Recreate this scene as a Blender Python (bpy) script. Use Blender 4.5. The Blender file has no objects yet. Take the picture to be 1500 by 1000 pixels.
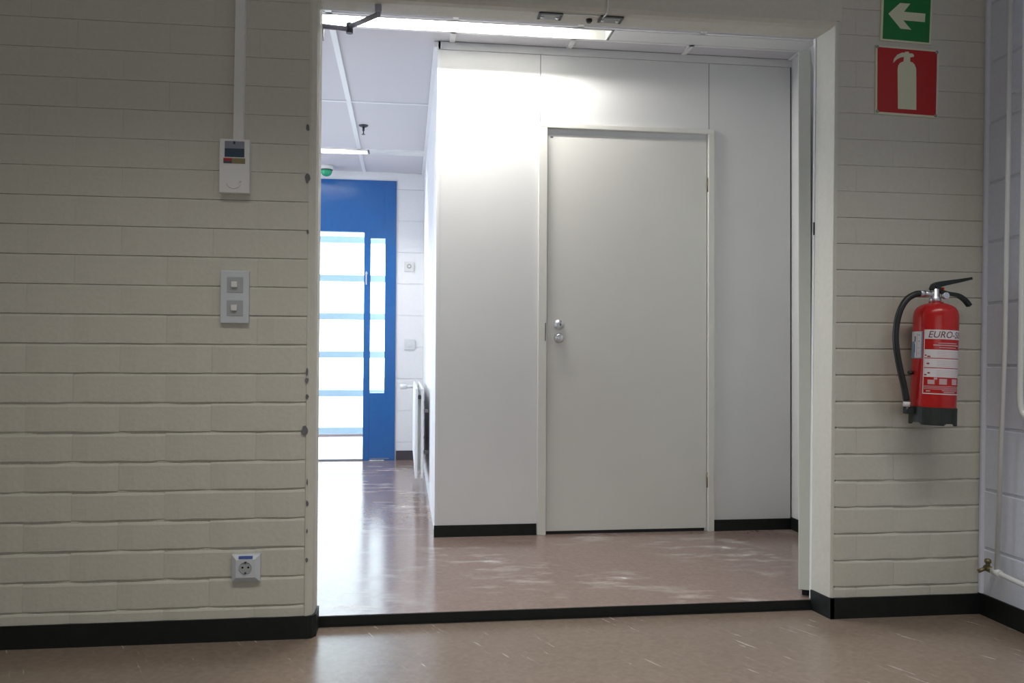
import bpy, bmesh, math, random
from mathutils import Vector, Matrix
R = math.radians
random.seed(7)
S = bpy.context.scene
COL = S.collection

# ------------------------------------------------------------------ camera
cam_d = bpy.data.cameras.new('camera')
cam = bpy.data.objects.new('camera', cam_d)
COL.objects.link(cam)
cam_d.sensor_fit = 'HORIZONTAL'
cam_d.sensor_width = 36.0
cam_d.lens = 36.0 * 1216.0 / 1500.0
cam_d.clip_start = 0.05
right = Vector((0.99180411, -0.1276542, 0.00538706))
up = Vector((-0.00752624, -0.01628112, 0.99983913))
fwd = Vector((0.12754596, 0.9916851, 0.01710844))
cam.matrix_world = Matrix(((right.x, up.x, -fwd.x, -0.2904),
                           (right.y, up.y, -fwd.y, -2.9629),
                           (right.z, up.z, -fwd.z, 0.9727),
                           (0, 0, 0, 1)))
S.camera = cam

# ------------------------------------------------------------------ light, exposure
S.view_settings.view_transform = 'Standard'
S.view_settings.look = 'None'
S.view_settings.gamma = 1.0
S.view_settings.use_curve_mapping = False
S.view_settings.exposure = 0.0

W = bpy.data.worlds.new('overcast_sky')
S.world = W
W.use_nodes = True
bgn = W.node_tree.nodes['Background']
bgn.inputs[0].default_value = (0.80, 0.90, 1.0, 1)      # even bright overcast sky
bgn.inputs[1].default_value = 5.0

def area(name, loc, rot, sx, sy, power, col=(1, 1, 1), spread=180):
    d = bpy.data.lights.new(name, 'AREA')
    d.shape = 'RECTANGLE'; d.size = sx; d.size_y = sy
    d.energy = power; d.color = col; d.spread = R(spread)
    o = bpy.data.objects.new(name, d); COL.objects.link(o)
    o.location = loc; o.rotation_euler = rot
    return o
# assumed louvred ceiling lamp of the near room, out of view; no fitting modelled
area('assumed_ceiling_lamp', (0.2, -1.45, 2.86), (0, 0, 0), 3.4, 0.25, 30, (1.0, 0.965, 0.89), 108)
# weak fill light added behind the camera; no window is built there
area('room_fill_light', (-0.3, -4.5, 1.4), (R(90), 0, 0), 3.0, 1.3, 12, (0.98, 0.98, 1.0), 160)
# assumed daylight added at the left end of the corridor, without any window
area('assumed_corridor_daylight', (-3.2, 2.5, 1.45), (0, R(-90), 0), 1.7, 3.2, 62, (0.76, 0.86, 1.0), 170)
LAMP = 270.0

# ------------------------------------------------------------------ materials
def mat(name, col, rough=0.5, metal=0.0, vary=0.04, bump=0.0, scale=30.0, spec=0.5, coat=0.0):
    m = bpy.data.materials.new(name); m.use_nodes = True
    nt = m.node_tree; N = nt.nodes; L = nt.links
    b = N['Principled BSDF']
    b.inputs['Roughness'].default_value = rough
    b.inputs['Metallic'].default_value = metal
    b.inputs['Specular IOR Level'].default_value = spec
    b.inputs['Coat Weight'].default_value = coat
    tc = N.new('ShaderNodeTexCoord')
    nz = N.new('ShaderNodeTexNoise'); nz.inputs['Scale'].default_value = scale; nz.inputs['Detail'].default_value = 4
    L.new(tc.outputs['Object'], nz.inputs['Vector'])
    rp = N.new('ShaderNodeValToRGB')
    rp.color_ramp.elements[0].position = 0.3; rp.color_ramp.elements[1].position = 0.7
    rp.color_ramp.elements[0].color = tuple(c * (1 - vary) for c in col) + (1,)
    rp.color_ramp.elements[1].color = tuple(min(1, c * (1 + vary)) for c in col) + (1,)
    L.new(nz.outputs['Fac'], rp.inputs['Fac'])
    L.new(rp.outputs['Color'], b.inputs['Base Color'])
    if bump:
        bp = N.new('ShaderNodeBump'); bp.inputs['Strength'].default_value = bump; bp.inputs['Distance'].default_value = 0.004
        L.new(nz.outputs['Fac'], bp.inputs['Height']); L.new(bp.outputs['Normal'], b.inputs['Normal'])
    return m

def emit(name, col, st):
    m = bpy.data.materials.new(name); m.use_nodes = True
    b = m.node_tree.nodes['Principled BSDF']
    b.inputs['Base Color'].default_value = (0.8, 0.8, 0.8, 1)
    b.inputs['Emission Color'].default_value = col + (1,)
    b.inputs['Emission Strength'].default_value = st
    return m

def glass(name):
    m = bpy.data.materials.new(name); m.use_nodes = True
    nt = m.node_tree; N = nt.nodes; L = nt.links
    N.remove(N['Principled BSDF'])
    t = N.new('ShaderNodeBsdfTransparent'); t.inputs[0].default_value = (0.93, 0.96, 0.95, 1)
    g = N.new('ShaderNodeBsdfGlossy'); g.inputs['Roughness'].default_value = 0.02
    f = N.new('ShaderNodeFresnel'); f.inputs['IOR'].default_value = 1.45
    mx = N.new('ShaderNodeMixShader')
    L.new(f.outputs[0], mx.inputs[0]); L.new(t.outputs[0], mx.inputs[1]); L.new(g.outputs[0], mx.inputs[2])
    L.new(mx.outputs[0], N['Material Output'].inputs[0])
    return m

def vinyl(name, col, rough, streak_rot, streak_scale, amount, wear, thr):
    """sheet vinyl: mottled brown, glossy, with pale scuff marks"""
    m = bpy.data.materials.new(name); m.use_nodes = True
    nt = m.node_tree; N = nt.nodes; L = nt.links
    b = N['Principled BSDF']
    tc = N.new('ShaderNodeTexCoord')
    n1 = N.new('ShaderNodeTexNoise'); n1.inputs['Scale'].default_value = 55; n1.inputs['Detail'].default_value = 6
    L.new(tc.outputs['Object'], n1.inputs['Vector'])
    r1 = N.new('ShaderNodeValToRGB')
    r1.color_ramp.elements[0].position = 0.3; r1.color_ramp.elements[1].position = 0.7
    r1.color_ramp.elements[0].color = tuple(c * 0.88 for c in col) + (1,)
    r1.color_ramp.elements[1].color = tuple(c * 1.1 for c in col) + (1,)
    L.new(n1.outputs['Fac'], r1.inputs['Fac'])
    ro = N.new('ShaderNodeMapping'); ro.inputs['Rotation'].default_value = (0, 0, streak_rot)
    mp = N.new('ShaderNodeMapping'); mp.inputs['Scale'].default_value = streak_scale
    L.new(tc.outputs['Object'], ro.inputs['Vector']); L.new(ro.outputs[0], mp.inputs['Vector'])
    n2 = N.new('ShaderNodeTexNoise'); n2.inputs['Scale'].default_value = 1.0; n2.inputs['Detail'].default_value = 5; n2.inputs['Roughness'].default_value = 0.6
    L.new(mp.outputs[0], n2.inputs['Vector'])
    n3 = N.new('ShaderNodeTexNoise'); n3.inputs['Scale'].default_value = wear; n3.inputs['Detail'].default_value = 2
    L.new(tc.outputs['Object'], n3.inputs['Vector'])
    a2 = N.new('ShaderNodeMapRange'); a2.inputs[1].default_value = thr; a2.inputs[2].default_value = thr + 0.16
    a3 = N.new('ShaderNodeMapRange'); a3.inputs[1].default_value = 0.45; a3.inputs[2].default_value = 0.62
    L.new(n2.outputs['Fac'], a2.inputs[0]); L.new(n3.outputs['Fac'], a3.inputs[0])
    ml = N.new('ShaderNodeMath'); ml.operation = 'MULTIPLY'
    L.new(a2.outputs[0], ml.inputs[0]); L.new(a3.outputs[0], ml.inputs[1])
    ma = N.new('ShaderNodeMath'); ma.operation = 'MULTIPLY'; ma.inputs[1].default_value = amount
    L.new(ml.outputs[0], ma.inputs[0])
    mx = N.new('ShaderNodeMix'); mx.data_type = 'RGBA'
    L.new(ma.outputs[0], mx.inputs[0]); L.new(r1.outputs[0], mx.inputs[6])
    mx.inputs[7].default_value = (0.55, 0.52, 0.50, 1)
    L.new(mx.outputs[2], b.inputs['Base Color'])
    rr = N.new('ShaderNodeMapRange'); rr.inputs[3].default_value = rough; rr.inputs[4].default_value = rough + 0.18
    L.new(ma.outputs[0], rr.inputs[0]); L.new(rr.outputs[0], b.inputs['Roughness'])
    n4 = N.new('ShaderNodeTexNoise'); n4.inputs['Scale'].default_value = 6; n4.inputs['Detail'].default_value = 3
    L.new(tc.outputs['Object'], n4.inputs['Vector'])
    bp = N.new('ShaderNodeBump'); bp.inputs['Strength'].default_value = 0.05; bp.inputs['Distance'].default_value = 0.01
    L.new(n4.outputs['Fac'], bp.inputs['Height']); L.new(bp.outputs['Normal'], b.inputs['Normal'])
    b.inputs['Specular IOR Level'].default_value = 0.85
    return m

M = dict(
    paint=mat('cream_wall_paint', (0.55, 0.54, 0.475), 0.45, bump=0.25, scale=60, vary=0.03),
    mortar=mat('painted_mortar', (0.53, 0.52, 0.455), 0.7, bump=0.4, scale=120, vary=0.06),
    plaster=mat('cream_plaster', (0.585, 0.575, 0.51), 0.5, bump=0.3, scale=45, vary=0.03),
    greypaint=mat('pale_grey_wall_paint', (0.70, 0.745, 0.87), 0.4, bump=0.2, scale=60, vary=0.03),
    greymortar=mat('pale_grey_mortar', (0.62, 0.66, 0.76), 0.7, bump=0.3, scale=90),
    chip=mat('chipped_plaster', (0.16, 0.16, 0.17), 0.9, vary=0.2),
    white=mat('white_wall_paint', (0.78, 0.79, 0.81), 0.5, vary=0.015),
    panel=mat('white_partition_panel', (0.76, 0.765, 0.77), 0.38, vary=0.012, scale=4),
    door=mat('off_white_door_paint', (0.72, 0.715, 0.69), 0.35, vary=0.012, scale=4),
    frame=mat('off_white_frame_paint', (0.74, 0.735, 0.70), 0.35, vary=0.012),
    leaf=mat('pale_green_white_door_edge', (0.62, 0.66, 0.62), 0.4, vary=0.02),
    black=mat('black_rubber_skirting', (0.008, 0.011, 0.010), 0.5, vary=0.2, spec=0.3),
    brownsk=mat('dark_brown_skirting', (0.055, 0.045, 0.055), 0.5, vary=0.1),
    gap=mat('dark_gap', (0.02, 0.02, 0.025), 0.9),
    floor=vinyl('brown_vinyl_near', (0.215, 0.168, 0.134), 0.24, R(66), (4.5, 45, 1), 0.8, 3.0, 0.60),
    hallfloor=vinyl('brown_vinyl_corridor', (0.25, 0.182, 0.158), 0.17, R(6), (4.5, 11, 1), 0.7, 1.7, 0.49),
    tile=mat('white_mineral_tile', (0.66, 0.65, 0.69), 0.85, vary=0.03, bump=0.2, scale=180),
    bar=mat('white_grid_metal', (0.86, 0.86, 0.87), 0.4, vary=0.01),
    reflector=mat('white_reflector', (0.88, 0.88, 0.86), 0.4, vary=0.01),
    cover=mat('white_light_channel_cover', (0.80, 0.81, 0.81), 0.35, vary=0.01),
    blue=mat('blue_door_paint', (0.018, 0.115, 0.36), 0.2, vary=0.04),
    glarerail=mat('blue_rail_with_glare', (0.66, 0.82, 0.95), 0.5, vary=0.02),  # blue rails paled, daylight glare put into their colour
    kerb=mat('pink_grey_brick_kerb', (0.50, 0.36, 0.36), 0.8, vary=0.06),
    ground=mat('pale_paving', (0.62, 0.62, 0.60), 0.9, vary=0.05),
    plastic=mat('white_plastic', (0.70, 0.71, 0.70), 0.35, vary=0.01),
    bplastic=mat('bluish_white_plastic', (0.55, 0.585, 0.63), 0.35, vary=0.01),
    farplate=mat('pale_grey_plastic', (0.64, 0.66, 0.68), 0.4, vary=0.01),
    gplastic=mat('grey_plastic', (0.36, 0.39, 0.405), 0.4, vary=0.02),
    trunk=mat('white_trunking_plastic', (0.72, 0.73, 0.72), 0.4, vary=0.01),
    display=mat('grey_display', (0.22, 0.24, 0.30), 0.25, vary=0.02),
    display2=mat('dark_blue_display', (0.035, 0.065, 0.10), 0.25, vary=0.05),
    red=mat('red_paint', (0.45, 0.012, 0.012), 0.25, vary=0.03),
    redp=mat('red_print', (0.36, 0.012, 0.015), 0.4, vary=0.02),
    olive=mat('olive_print', (0.20, 0.18, 0.075), 0.5, vary=0.1),
    bluep=mat('blue_label_print', (0.07, 0.13, 0.42), 0.5, vary=0.03),
    signg=mat('green_sign_print', (0.004, 0.17, 0.035), 0.4, vary=0.03),
    signr=mat('red_sign_print', (0.42, 0.008, 0.008), 0.4, vary=0.03),
    signw=mat('luminescent_cream_print', (0.62, 0.64, 0.47), 0.4, vary=0.02),
    chrome=mat('chrome', (0.66, 0.67, 0.70), 0.3, 1.0, vary=0.02),
    brass=mat('old_brass', (0.22, 0.19, 0.11), 0.45, 0.8, vary=0.15),
    steel=mat('dark_steel', (0.06, 0.065, 0.075), 0.4, 0.4, vary=0.1),
    clip=mat('galvanised_steel', (0.30, 0.31, 0.32), 0.4, 0.7, vary=0.05),
    arm=mat('grey_closer_enamel', (0.33, 0.34, 0.40), 0.4, vary=0.03),
    rubber=mat('black_rubber', (0.010, 0.014, 0.013), 0.4, vary=0.1),
    skirt=mat('black_plastic', (0.012, 0.018, 0.015), 0.5, vary=0.1),
    hole=mat('black_hole', (0.004, 0.004, 0.004), 0.9),
    label=mat('white_label', (0.66, 0.64, 0.66), 0.45, vary=0.02),
    pink=mat('pale_pink_print', (0.55, 0.36, 0.38), 0.45, vary=0.04),
    bluelabel=mat('blue_grey_label', (0.20, 0.28, 0.42), 0.45, vary=0.03),
    ink=mat('dark_red_ink', (0.16, 0.035, 0.05), 0.5),
    darkink=mat('dark_ink', (0.05, 0.06, 0.09), 0.5),
    pipe=mat('white_pipe_paint', (0.68, 0.70, 0.70), 0.3, vary=0.01),
    rad=mat('white_radiator_enamel', (0.80, 0.82, 0.84), 0.3, vary=0.01),
    green=mat('green_lamp_lens', (0.02, 0.36, 0.17), 0.15, vary=0.05),
    lamp=emit('fluorescent_diffuser', (1.0, 0.97, 0.90), LAMP),
    glass=glass('window_glass'),
)

# ------------------------------------------------------------------ mesh helpers
class MB:
    """collects polygons in world coordinates, builds one mesh object"""
    def __init__(s): s.v = []; s.f = []; s.mi = []; s.smooth = set()
    def add(s, vs, fs, mi=0, smooth=False):
        k = len(s.v); s.v += [tuple(v) for v in vs]
        for f in fs:
            if smooth: s.smooth.add(len(s.f))
            s.f.append([i + k for i in f]); s.mi.append(mi)
        return s
    def box(s, x0, x1, y0, y1, z0, z1, mi=0, bev=0.0):
        bm = bmesh.new(); bmesh.ops.create_cube(bm, size=1)
        for v in bm.verts:
            v.co = Vector(((x0 + x1) / 2 + v.co.x * (x1 - x0), (y0 + y1) / 2 + v.co.y * (y1 - y0), (z0 + z1) / 2 + v.co.z * (z1 - z0)))
        if bev: bmesh.ops.bevel(bm, geom=bm.edges[:], offset=bev, segments=2, affect='EDGES', profile=0.6)
        bm.verts.index_update()
        s.add([v.co for v in bm.verts], [[v.index for v in f.verts] for f in bm.faces], mi); bm.free(); return s
    def hull8(s, bot, top, mi=0):
        """bot, top: four points each, same winding"""
        return s.add(bot + top, [[3, 2, 1, 0], [4, 5, 6, 7], [0, 1, 5, 4], [1, 2, 6, 5], [2, 3, 7, 6], [3, 0, 4, 7]], mi)
    def prism(s, poly, fn, a, b, mi=0):
        """poly 2D, fn(u, v, w) -> point, w from a to b"""
        n = len(poly)
        vs = [fn(u, v, a) for u, v in poly] + [fn(u, v, b) for u, v in poly]
        fs = [list(range(n))[::-1], list(range(n, 2 * n))] + [[i, (i + 1) % n, n + (i + 1) % n, n + i] for i in range(n)]
        return s.add(vs, fs, mi)
    def lathe(s, prof, c, axis='z', n=28, mi=0, rz=None):
        c = Vector(c); vs = []; fs = []
        for (r, h) in prof:
            for k in range(n):
                a = 2 * math.pi * k / n
                p = (r * math.cos(a), r * math.sin(a), h)
                if axis == 'y': p = (p[0], h, p[1])
                if axis == 'x': p = (h, p[0], p[1])
                vs.append(c + Vector(p))
        for j in range(len(prof) - 1):
            for k in range(n):
                fs.append([j * n + k, j * n + (k + 1) % n, (j + 1) * n + (k + 1) % n, (j + 1) * n + k])
        s.add(vs, fs, mi, True)
        k = len(prof) - 1
        s.add(vs[:n], [list(range(n))[::-1]], mi); s.add(vs[k * n:], [list(range(n))], mi)
        return s
    def tube(s, pts, r, n=12, mi=0):
        pts = [Vector(p) for p in pts]; m = len(pts)
        rr = r if isinstance(r, (list, tuple)) else [r] * m
        vs = []; prev = None
        for i, p in enumerate(pts):
            t = (pts[min(i + 1, m - 1)] - pts[max(i - 1, 0)]).normalized()
            if prev is None:
                a = t.orthogonal().normalized()
            else:
                a = (prev - t * prev.dot(t)).normalized()
            prev = a; b = t.cross(a)
            for k in range(n):
                q = 2 * math.pi * k / n
                vs.append(p + (a * math.cos(q) + b * math.sin(q)) * rr[i])
        fs = [[i * n + k, i * n + (k + 1) % n, (i + 1) * n + (k + 1) % n, (i + 1) * n + k] for i in range(m - 1) for k in range(n)]
        s.add(vs, fs, mi, True)
        s.add(vs[:n], [list(range(n))[::-1]], mi); s.add(vs[-n:], [list(range(n))], mi)
        return s
    def flatbar(s, pts, w, wy, mi=0):
        """bent bar in the XZ plane: w half height per point, wy half depth"""
        pts = [Vector(p) for p in pts]; m = len(pts); vs = []
        for i, p in enumerate(pts):
            t = (pts[min(i + 1, m - 1)] - pts[max(i - 1, 0)]).normalized()
            nrm = Vector((-t.z, 0, t.x)); h = w[i] if isinstance(w, (list, tuple)) else w
            for sy, sn in ((-1, -1), (1, -1), (1, 1), (-1, 1)):
                vs.append(p + nrm * h * sn + Vector((0, wy * sy, 0)))
        fs = [[i * 4 + k, i * 4 + (k + 1) % 4, (i + 1) * 4 + (k + 1) % 4, (i + 1) * 4 + k] for i in range(m - 1) for k in range(4)]
        fs += [[3, 2, 1, 0], [4 * m - 4, 4 * m - 3, 4 * m - 2, 4 * m - 1]]
        return s.add(vs, fs, mi)
    def build(s, name, mats, parent=None):
        if not isinstance(mats, (list, tuple)): mats = [mats]
        off = Vector((0, 0, 0)); q = parent
        while q is not None: off += q.location; q = q.parent
        me = bpy.data.meshes.new(name)
        me.from_pydata([tuple(Vector(v) - off) for v in s.v], [], s.f)
        for m in mats: me.materials.append(m)
        for i, p in enumerate(me.polygons):
            p.material_index = s.mi[i]; p.use_smooth = i in s.smooth
        bm = bmesh.new(); bm.from_mesh(me); bmesh.ops.remove_doubles(bm, verts=bm.verts[:], dist=1e-6)
        bmesh.ops.recalc_face_normals(bm, faces=bm.faces[:]); bm.to_mesh(me); bm.free()
        o = bpy.data.objects.new(name, me); COL.objects.link(o)
        if parent is not None: o.parent = parent
        return o

def tag(o, label=None, cat=None, group=None, kind=None):
    if label: o['label'] = label
    if cat: o['category'] = cat
    if group: o['group'] = group
    if kind: o['kind'] = kind
    return o
def thing(name, loc, label, cat=None, group=None, kind=None):
    o = bpy.data.objects.new(name, None); COL.objects.link(o); o.location = loc
    o.empty_display_size = 0.1
    return tag(o, label, cat, group, kind)
def struct(o, label): return tag(o, label, kind='structure')
def spline(pts, n=6):
    """Catmull-Rom through the points"""
    P = [Vector(p) for p in pts]; P = [P[0] * 2 - P[1]] + P + [P[-1] * 2 - P[-2]]; out = []
    for i in range(1, len(P) - 2):
        for k in range(n):
            t = k / n; a, b, c, d = P[i - 1:i + 3]
            out.append(0.5 * ((2 * b) + (c - a) * t + (2 * a - 5 * b + 4 * c - d) * t * t + (3 * b - a - 3 * c + d) * t ** 3))
    out.append(P[-2]); return out

# ------------------------------------------------------------------ main levels
ZF = -0.010          # near room floor
ZH = 0.028           # corridor floor, one small step up
HC = 2.62            # corridor ceiling
HH = 2.236           # underside of the lintel
T = 0.12             # brick wall thickness
XL = -0.600          # left side of the opening
YB = 1.385           # white partition
XB = -0.130          # its left corner
XR_ = 1.826          # corridor right wall
YE = 4.60            # end wall of the corridor
def xr(z): return 1.294 + 0.0115 * z      # right side of the opening, leaned to fit image coordinates
def xw(z): return 1.915 + 0.0185 * z      # right wall of the near room, its lean also fitted to image coordinates

# floors
struct(MB().box(-2.7, 2.1, -4.7, T, -0.15, ZF).build('floor', M['floor']), 'glossy brown vinyl floor of the near room with pale scratches')
struct(MB().box(-3.3, XR_ + .1, T, YE + .1, -0.15, ZH).build('floor_corridor', M['hallfloor']), 'glossy brown vinyl corridor floor one low step up behind the opening')
tr = MB()
tr.box(XL - .02, xr(0) + .0, T - 0.006, T + 0.001, ZF, ZH - 0.001)
tr.box(XL - .02, xr(0) + .0, T - 0.012, T + 0.004, ZF, ZF + 0.004)
struct(tr.build('trim_1', M['black']), 'black rubber strip on the low step of the opening')

# ------------------------------------------------------------------ brick wall
wf = struct(MB().box(-2.7, XL - .03, 0.006, T, ZF, 2.9)
            .hull8([(xr(0) + .03, .006, ZF), (2.1, .006, ZF), (2.1, T, ZF), (xr(0) + .03, T, ZF)],
                   [(xr(2.9) + .03, .006, 2.9), (2.1, .006, 2.9), (2.1, T, 2.9), (xr(2.9) + .03, T, 2.9)])
            .box(XL - .03, xr(2.3) + .03, 0.006, T, HH + .02, 2.9)
            .build('wall_front', M['mortar']), 'cream painted brick wall with the wide door opening')

def brick_mesh(x0, x1a, x1b, z0, z1, key, deep):
    """a painted brick with worn edges; x0/x1 may lean (values at z0 and z1); deep = how far the joints are open"""
    rnd = random.Random(key)
    xs0, xt0 = x0 if isinstance(x0, tuple) else (x0, x0)
    j = lambda a: (rnd.random() - .5) * 2 * a
    dy = j(0.0010) * deep
    n = max(2, int(round((x1a - xs0) / .05)))
    rows = []                                   # z profile of the face: (z, y, jitter)
    yb = .0055 * deep + .0006
    for i in range(n + 1):
        t = i / n
        xl, xh = xs0 + (x1a - xs0) * t, xt0 + (x1b - xt0) * t
        e = .0032 * deep + .0005 if i in (0, n) else 0.0          # faint upright joints
        w = j(.0016) * deep
        rows.append([(xl, .012, z0 + w), (xl, yb, z0 + w), (xl, dy + e + .0002, z0 + .0012 + w), (xl, dy + e + j(.0004), z0 + .012),
                     (xh, dy + e + j(.0004), z1 - .008), (xh, dy + e + .0022 * deep, z1 - .0012), (xh, yb, z1), (xh, .012, z1)])
    vs = [p for r in rows for p in r]; m = 8
    fs = [[i * m + k, (i + 1) * m + k, (i + 1) * m + k + 1, i * m + k + 1] for i in range(n) for k in range(m - 1)]
    fs += [list(range(m)), list(range(n * m, n * m + m))[::-1]]
    # side grooves: ends sit slightly back over the last centimetre
    return MB().add(vs, fs)

shared = {}
def k_full(h): return h > .09
def brick(x0, x1, row, z0, z1, lean0=None, lean1=None):
    zc = (z0 + z1) / 2
    lv = 0 if zc < .8 else 1 if zc < 1.15 else 2 if zc < 1.5 else 3      # upper joints are shallower
    deep = (1.0, .7, .32, .12)[lv]
    full = lean0 is None and lean1 is None and abs((x1 - x0) - 0.2996) < 1e-3 and k_full(z1 - z0)
    if full:
        key = lv * 10 + random.randrange(6)
        if key not in shared:
            shared[key] = brick_mesh(0, .2996, .2996, 0, z1 - z0, key, deep).build('brick', M['paint'], wf)
            o = shared[key]
        else:
            o = shared[key].copy(); COL.objects.link(o); o.parent = wf
        o.location = (x0, 0, z0); return
    a = (lean0(z0), lean0(z1)) if lean0 else x0
    b0, b1 = (lean1(z0), lean1(z1)) if lean1 else (x1, x1)
    brick_mesh(a, b0, b1, z0, z1, random.random(), deep).build('brick', M['paint'], wf)

ZJ = 0.106
for k in range(-1, 25):
    hg = (.0025, .0018, .0010, .0004)[0 if ZJ + .1 * k < .75 else 1 if ZJ + .1 * k < 1.1 else 2 if ZJ + .1 * k < 1.45 else 3]
    z0 = ZJ + .1 * k + hg; z1 = ZJ + .1 * (k + 1) - hg
    if k == -1: z0 = 0.012
    # left part
    j0 = -0.95 if k % 2 == 0 else -0.80
    edges = [j0 - .3 * n for n in range(-1, 6)]
    xe = XL - .031
    cuts = sorted([x for x in edges if -2.2 < x < xe - .04])
    cuts.append(xe + .002)
    for a, b in zip(cuts[:-1], cuts[1:]):
        brick(a + .0002, b - .0002, k, z0, z1)
    # right part
    j0 = 1.562 if k % 2 == 0 else 1.412
    cuts = [x for x in (j0, j0 + .3) if x < 1.90]
    l0 = lambda z: xr(z) + .022; l1 = lambda z: xw(z) + .01
    if len(cuts) == 2:
        brick(0, cuts[0] - .0002, k, z0, z1, lean0=l0)
        brick(cuts[0] + .0002, cuts[1] - .0002, k, z0, z1)
        brick(cuts[1] + .0002, 0, k, z0, z1, lean1=l1)
    else:
        brick(0, cuts[0] - .0002, k, z0, z1, lean0=l0); brick(cuts[0] + .0002, 0, k, z0, z1, lean1=l1)

# plastered reveals of the opening
polyL = [(-.034, .006), (-.030, .0), (-.022, .0), (-.006, .012), (0, .035), (0, T + .002), (-.034, T + .002)]
MB().prism(polyL, lambda u, v, w: (XL + u, v, w), ZF, HH + .02).build('jamb', M['plaster'], wf)
polyR = [(.026, .006), (.022, .0), (.016, .0), (.010, .004), (-.004, T + .002), (.034, T + .002)]
MB().prism(polyR, lambda u, v, w: (xr(w) + u, v, w), ZF, HH + .02).build('jamb', M['plaster'], wf)
polyT = [(.004, .012), (0, .035), (0, T + .002), (.7, T + .002), (.7, 0), (.016, 0)]
MB().prism(polyT, lambda u, v, w: (w, v, HH + u), XL - .034, xr(2.3) + .034).build('lintel', M['plaster'], wf)

# chipped spots along the left edge
for (cx, cz, rx, rzz) in ((-.634, 1.767, .004, .010), (-.634, 1.587, .006, .013), (-.631, 1.403, .003, .005), (-.629, .915, .003, .011), (-.629, .883, .004, .008),
                         (-.628, .826, .004, .006), (-.634, .709, .009, .011), (-.624, .456, .003, .008), (-.624, .36, .002, .007), (-.624, .26, .003, .006), (-.625, .53, .002, .010)):
    pl = []
    for k in range(9):
        a = 2 * math.pi * k / 9; q = random.uniform(.7, 1.2)
        pl.append((cx + 1.5 * rx * q * math.cos(a), cz + 1.35 * rzz * q * math.sin(a)))
    MB().prism(pl, lambda u, v, w: (u, w, v), -.0025, .004).build('chip', M['chip'], wf)

# skirting of the near room
HB = 0.067
bl = MB().box(-2.7, XL - .018, -.008, .003, ZF, HB)
bl.prism([(-.020, -.008), (-.004, -.002), (.008, .020), (.008, T - .004), (-.001, T - .004), (-.02, .01)], lambda u, v, w: (XL + u, v, w), ZF, HB)
struct(bl.build('baseboard_left', M['black']), 'black rubber skirting below the brick wall left of the opening')
br = MB().hull8([(xr(0) + .006, -.008, ZF), (xw(0), -.008, ZF), (xw(0), .003, ZF), (xr(0) + .006, .003, ZF)],
                [(xr(0) + .006, -.008, HB), (xw(0), -.008, HB), (xw(0), .003, HB), (xr(0) + .006, .003, HB)])
br.prism([(.022, -.008), (.006, -.008), (-.010, T - .004), (-.002, T - .004), (.022, .01)], lambda u, v, w: (xr(0) + u, v, w), ZF, HB)
struct(br.build('baseboard_front', M['black']), 'black rubber skirting below the brick wall right of the opening')
struct(MB().box(xw(0) - .007, xw(0) + .02, -4.6, 0, ZF, HB + .004).build('baseboard_right', M['black']), 'black rubber skirting below the pale grey block wall')

# ------------------------------------------------------------------ near room shell
wr = struct(MB().hull8([(xw(0) + .004, -4.7, ZF), (xw(0) + .2, -4.7, ZF), (xw(0) + .2, .02, ZF), (xw(0) + .004, .02, ZF)],
                       [(xw(2.9) + .004, -4.7, 2.9), (xw(2.9) + .2, -4.7, 2.9), (xw(2.9) + .2, .02, 2.9), (xw(2.9) + .004, .02, 2.9)])
            .build('wall_right', M['greymortar']), 'pale grey painted block wall at the right with pipes')
def block_r(y0, y1, z0, z1):
    e = .004; mb = MB()
    o = [(xw(z) + .005, y, z) for y, z in ((y0, z0), (y1, z0), (y1, z1), (y0, z1))]
    i = [(xw(z), y, z) for y, z in ((y0 + e, z0 + e), (y1 - e, z0 + e), (y1 - e, z1 - e), (y0 + e, z1 - e))]
    mb.add(o + i, [[4, 5, 6, 7]] + [[k, (k + 1) % 4, 4 + (k + 1) % 4, 4 + k] for k in range(4)])
    mb.build('block', M['greypaint'], wr)
zj = [0.0, 0.245, 0.468, 0.708, 0.945, 1.183, 1.42, 1.65, 1.885, 2.12, 2.35, 2.58]
for k in range(len(zj) - 1):
    y = -0.008; first = .30 if k % 2 else .50
    while y > -1.1:
        w = first; first = .5
        block_r(y - w + .005, y, zj[k] + .004, zj[k + 1] - .004); y -= w
# raised plaster bead in the corner
MB().prism([(0, 0), (-.012, -.002), (-.012, -.012), (-.004, -.022), (.004, -.024)], lambda u, v, w: (xw(w) + u + .004, v + .001, w), HB + .004, 2.9).build('corner_bead', M['greypaint'], wr)
struct(MB().box(-2.8, -2.7, -4.7, T, ZF, 2.9).build('wall_left', M['paint']), 'cream wall at the left end of the near room')
struct(MB().box(-2.8, 2.1, -4.8, -4.7, ZF, 2.9).build('wall_rear', M['paint']), 'cream wall behind the camera')
struct(MB().box(-2.8, 2.1, -4.8, T, 2.9, 3.0).build('ceiling_room', M['white']), 'white ceiling of the near room')

# ------------------------------------------------------------------ corridor shell
struct(MB().box(-3.4, -3.3, T, YE + .1, 0, HC + .1).build('wall_corridor_left', M['white']), 'white wall at the far left of the corridor')
struct(MB().box(XR_, XR_ + .1, T, YB + .05, 0, HC + .1).build('wall_corridor_right', M['panel']), 'white side wall of the corridor right of the partition')
struct(MB().box(XR_ - .008, XR_ + .005, T, YB, ZH, ZH + .066).build('baseboard_corridor', M['black']), 'short black skirting on the corridor side wall at the right')

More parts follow.
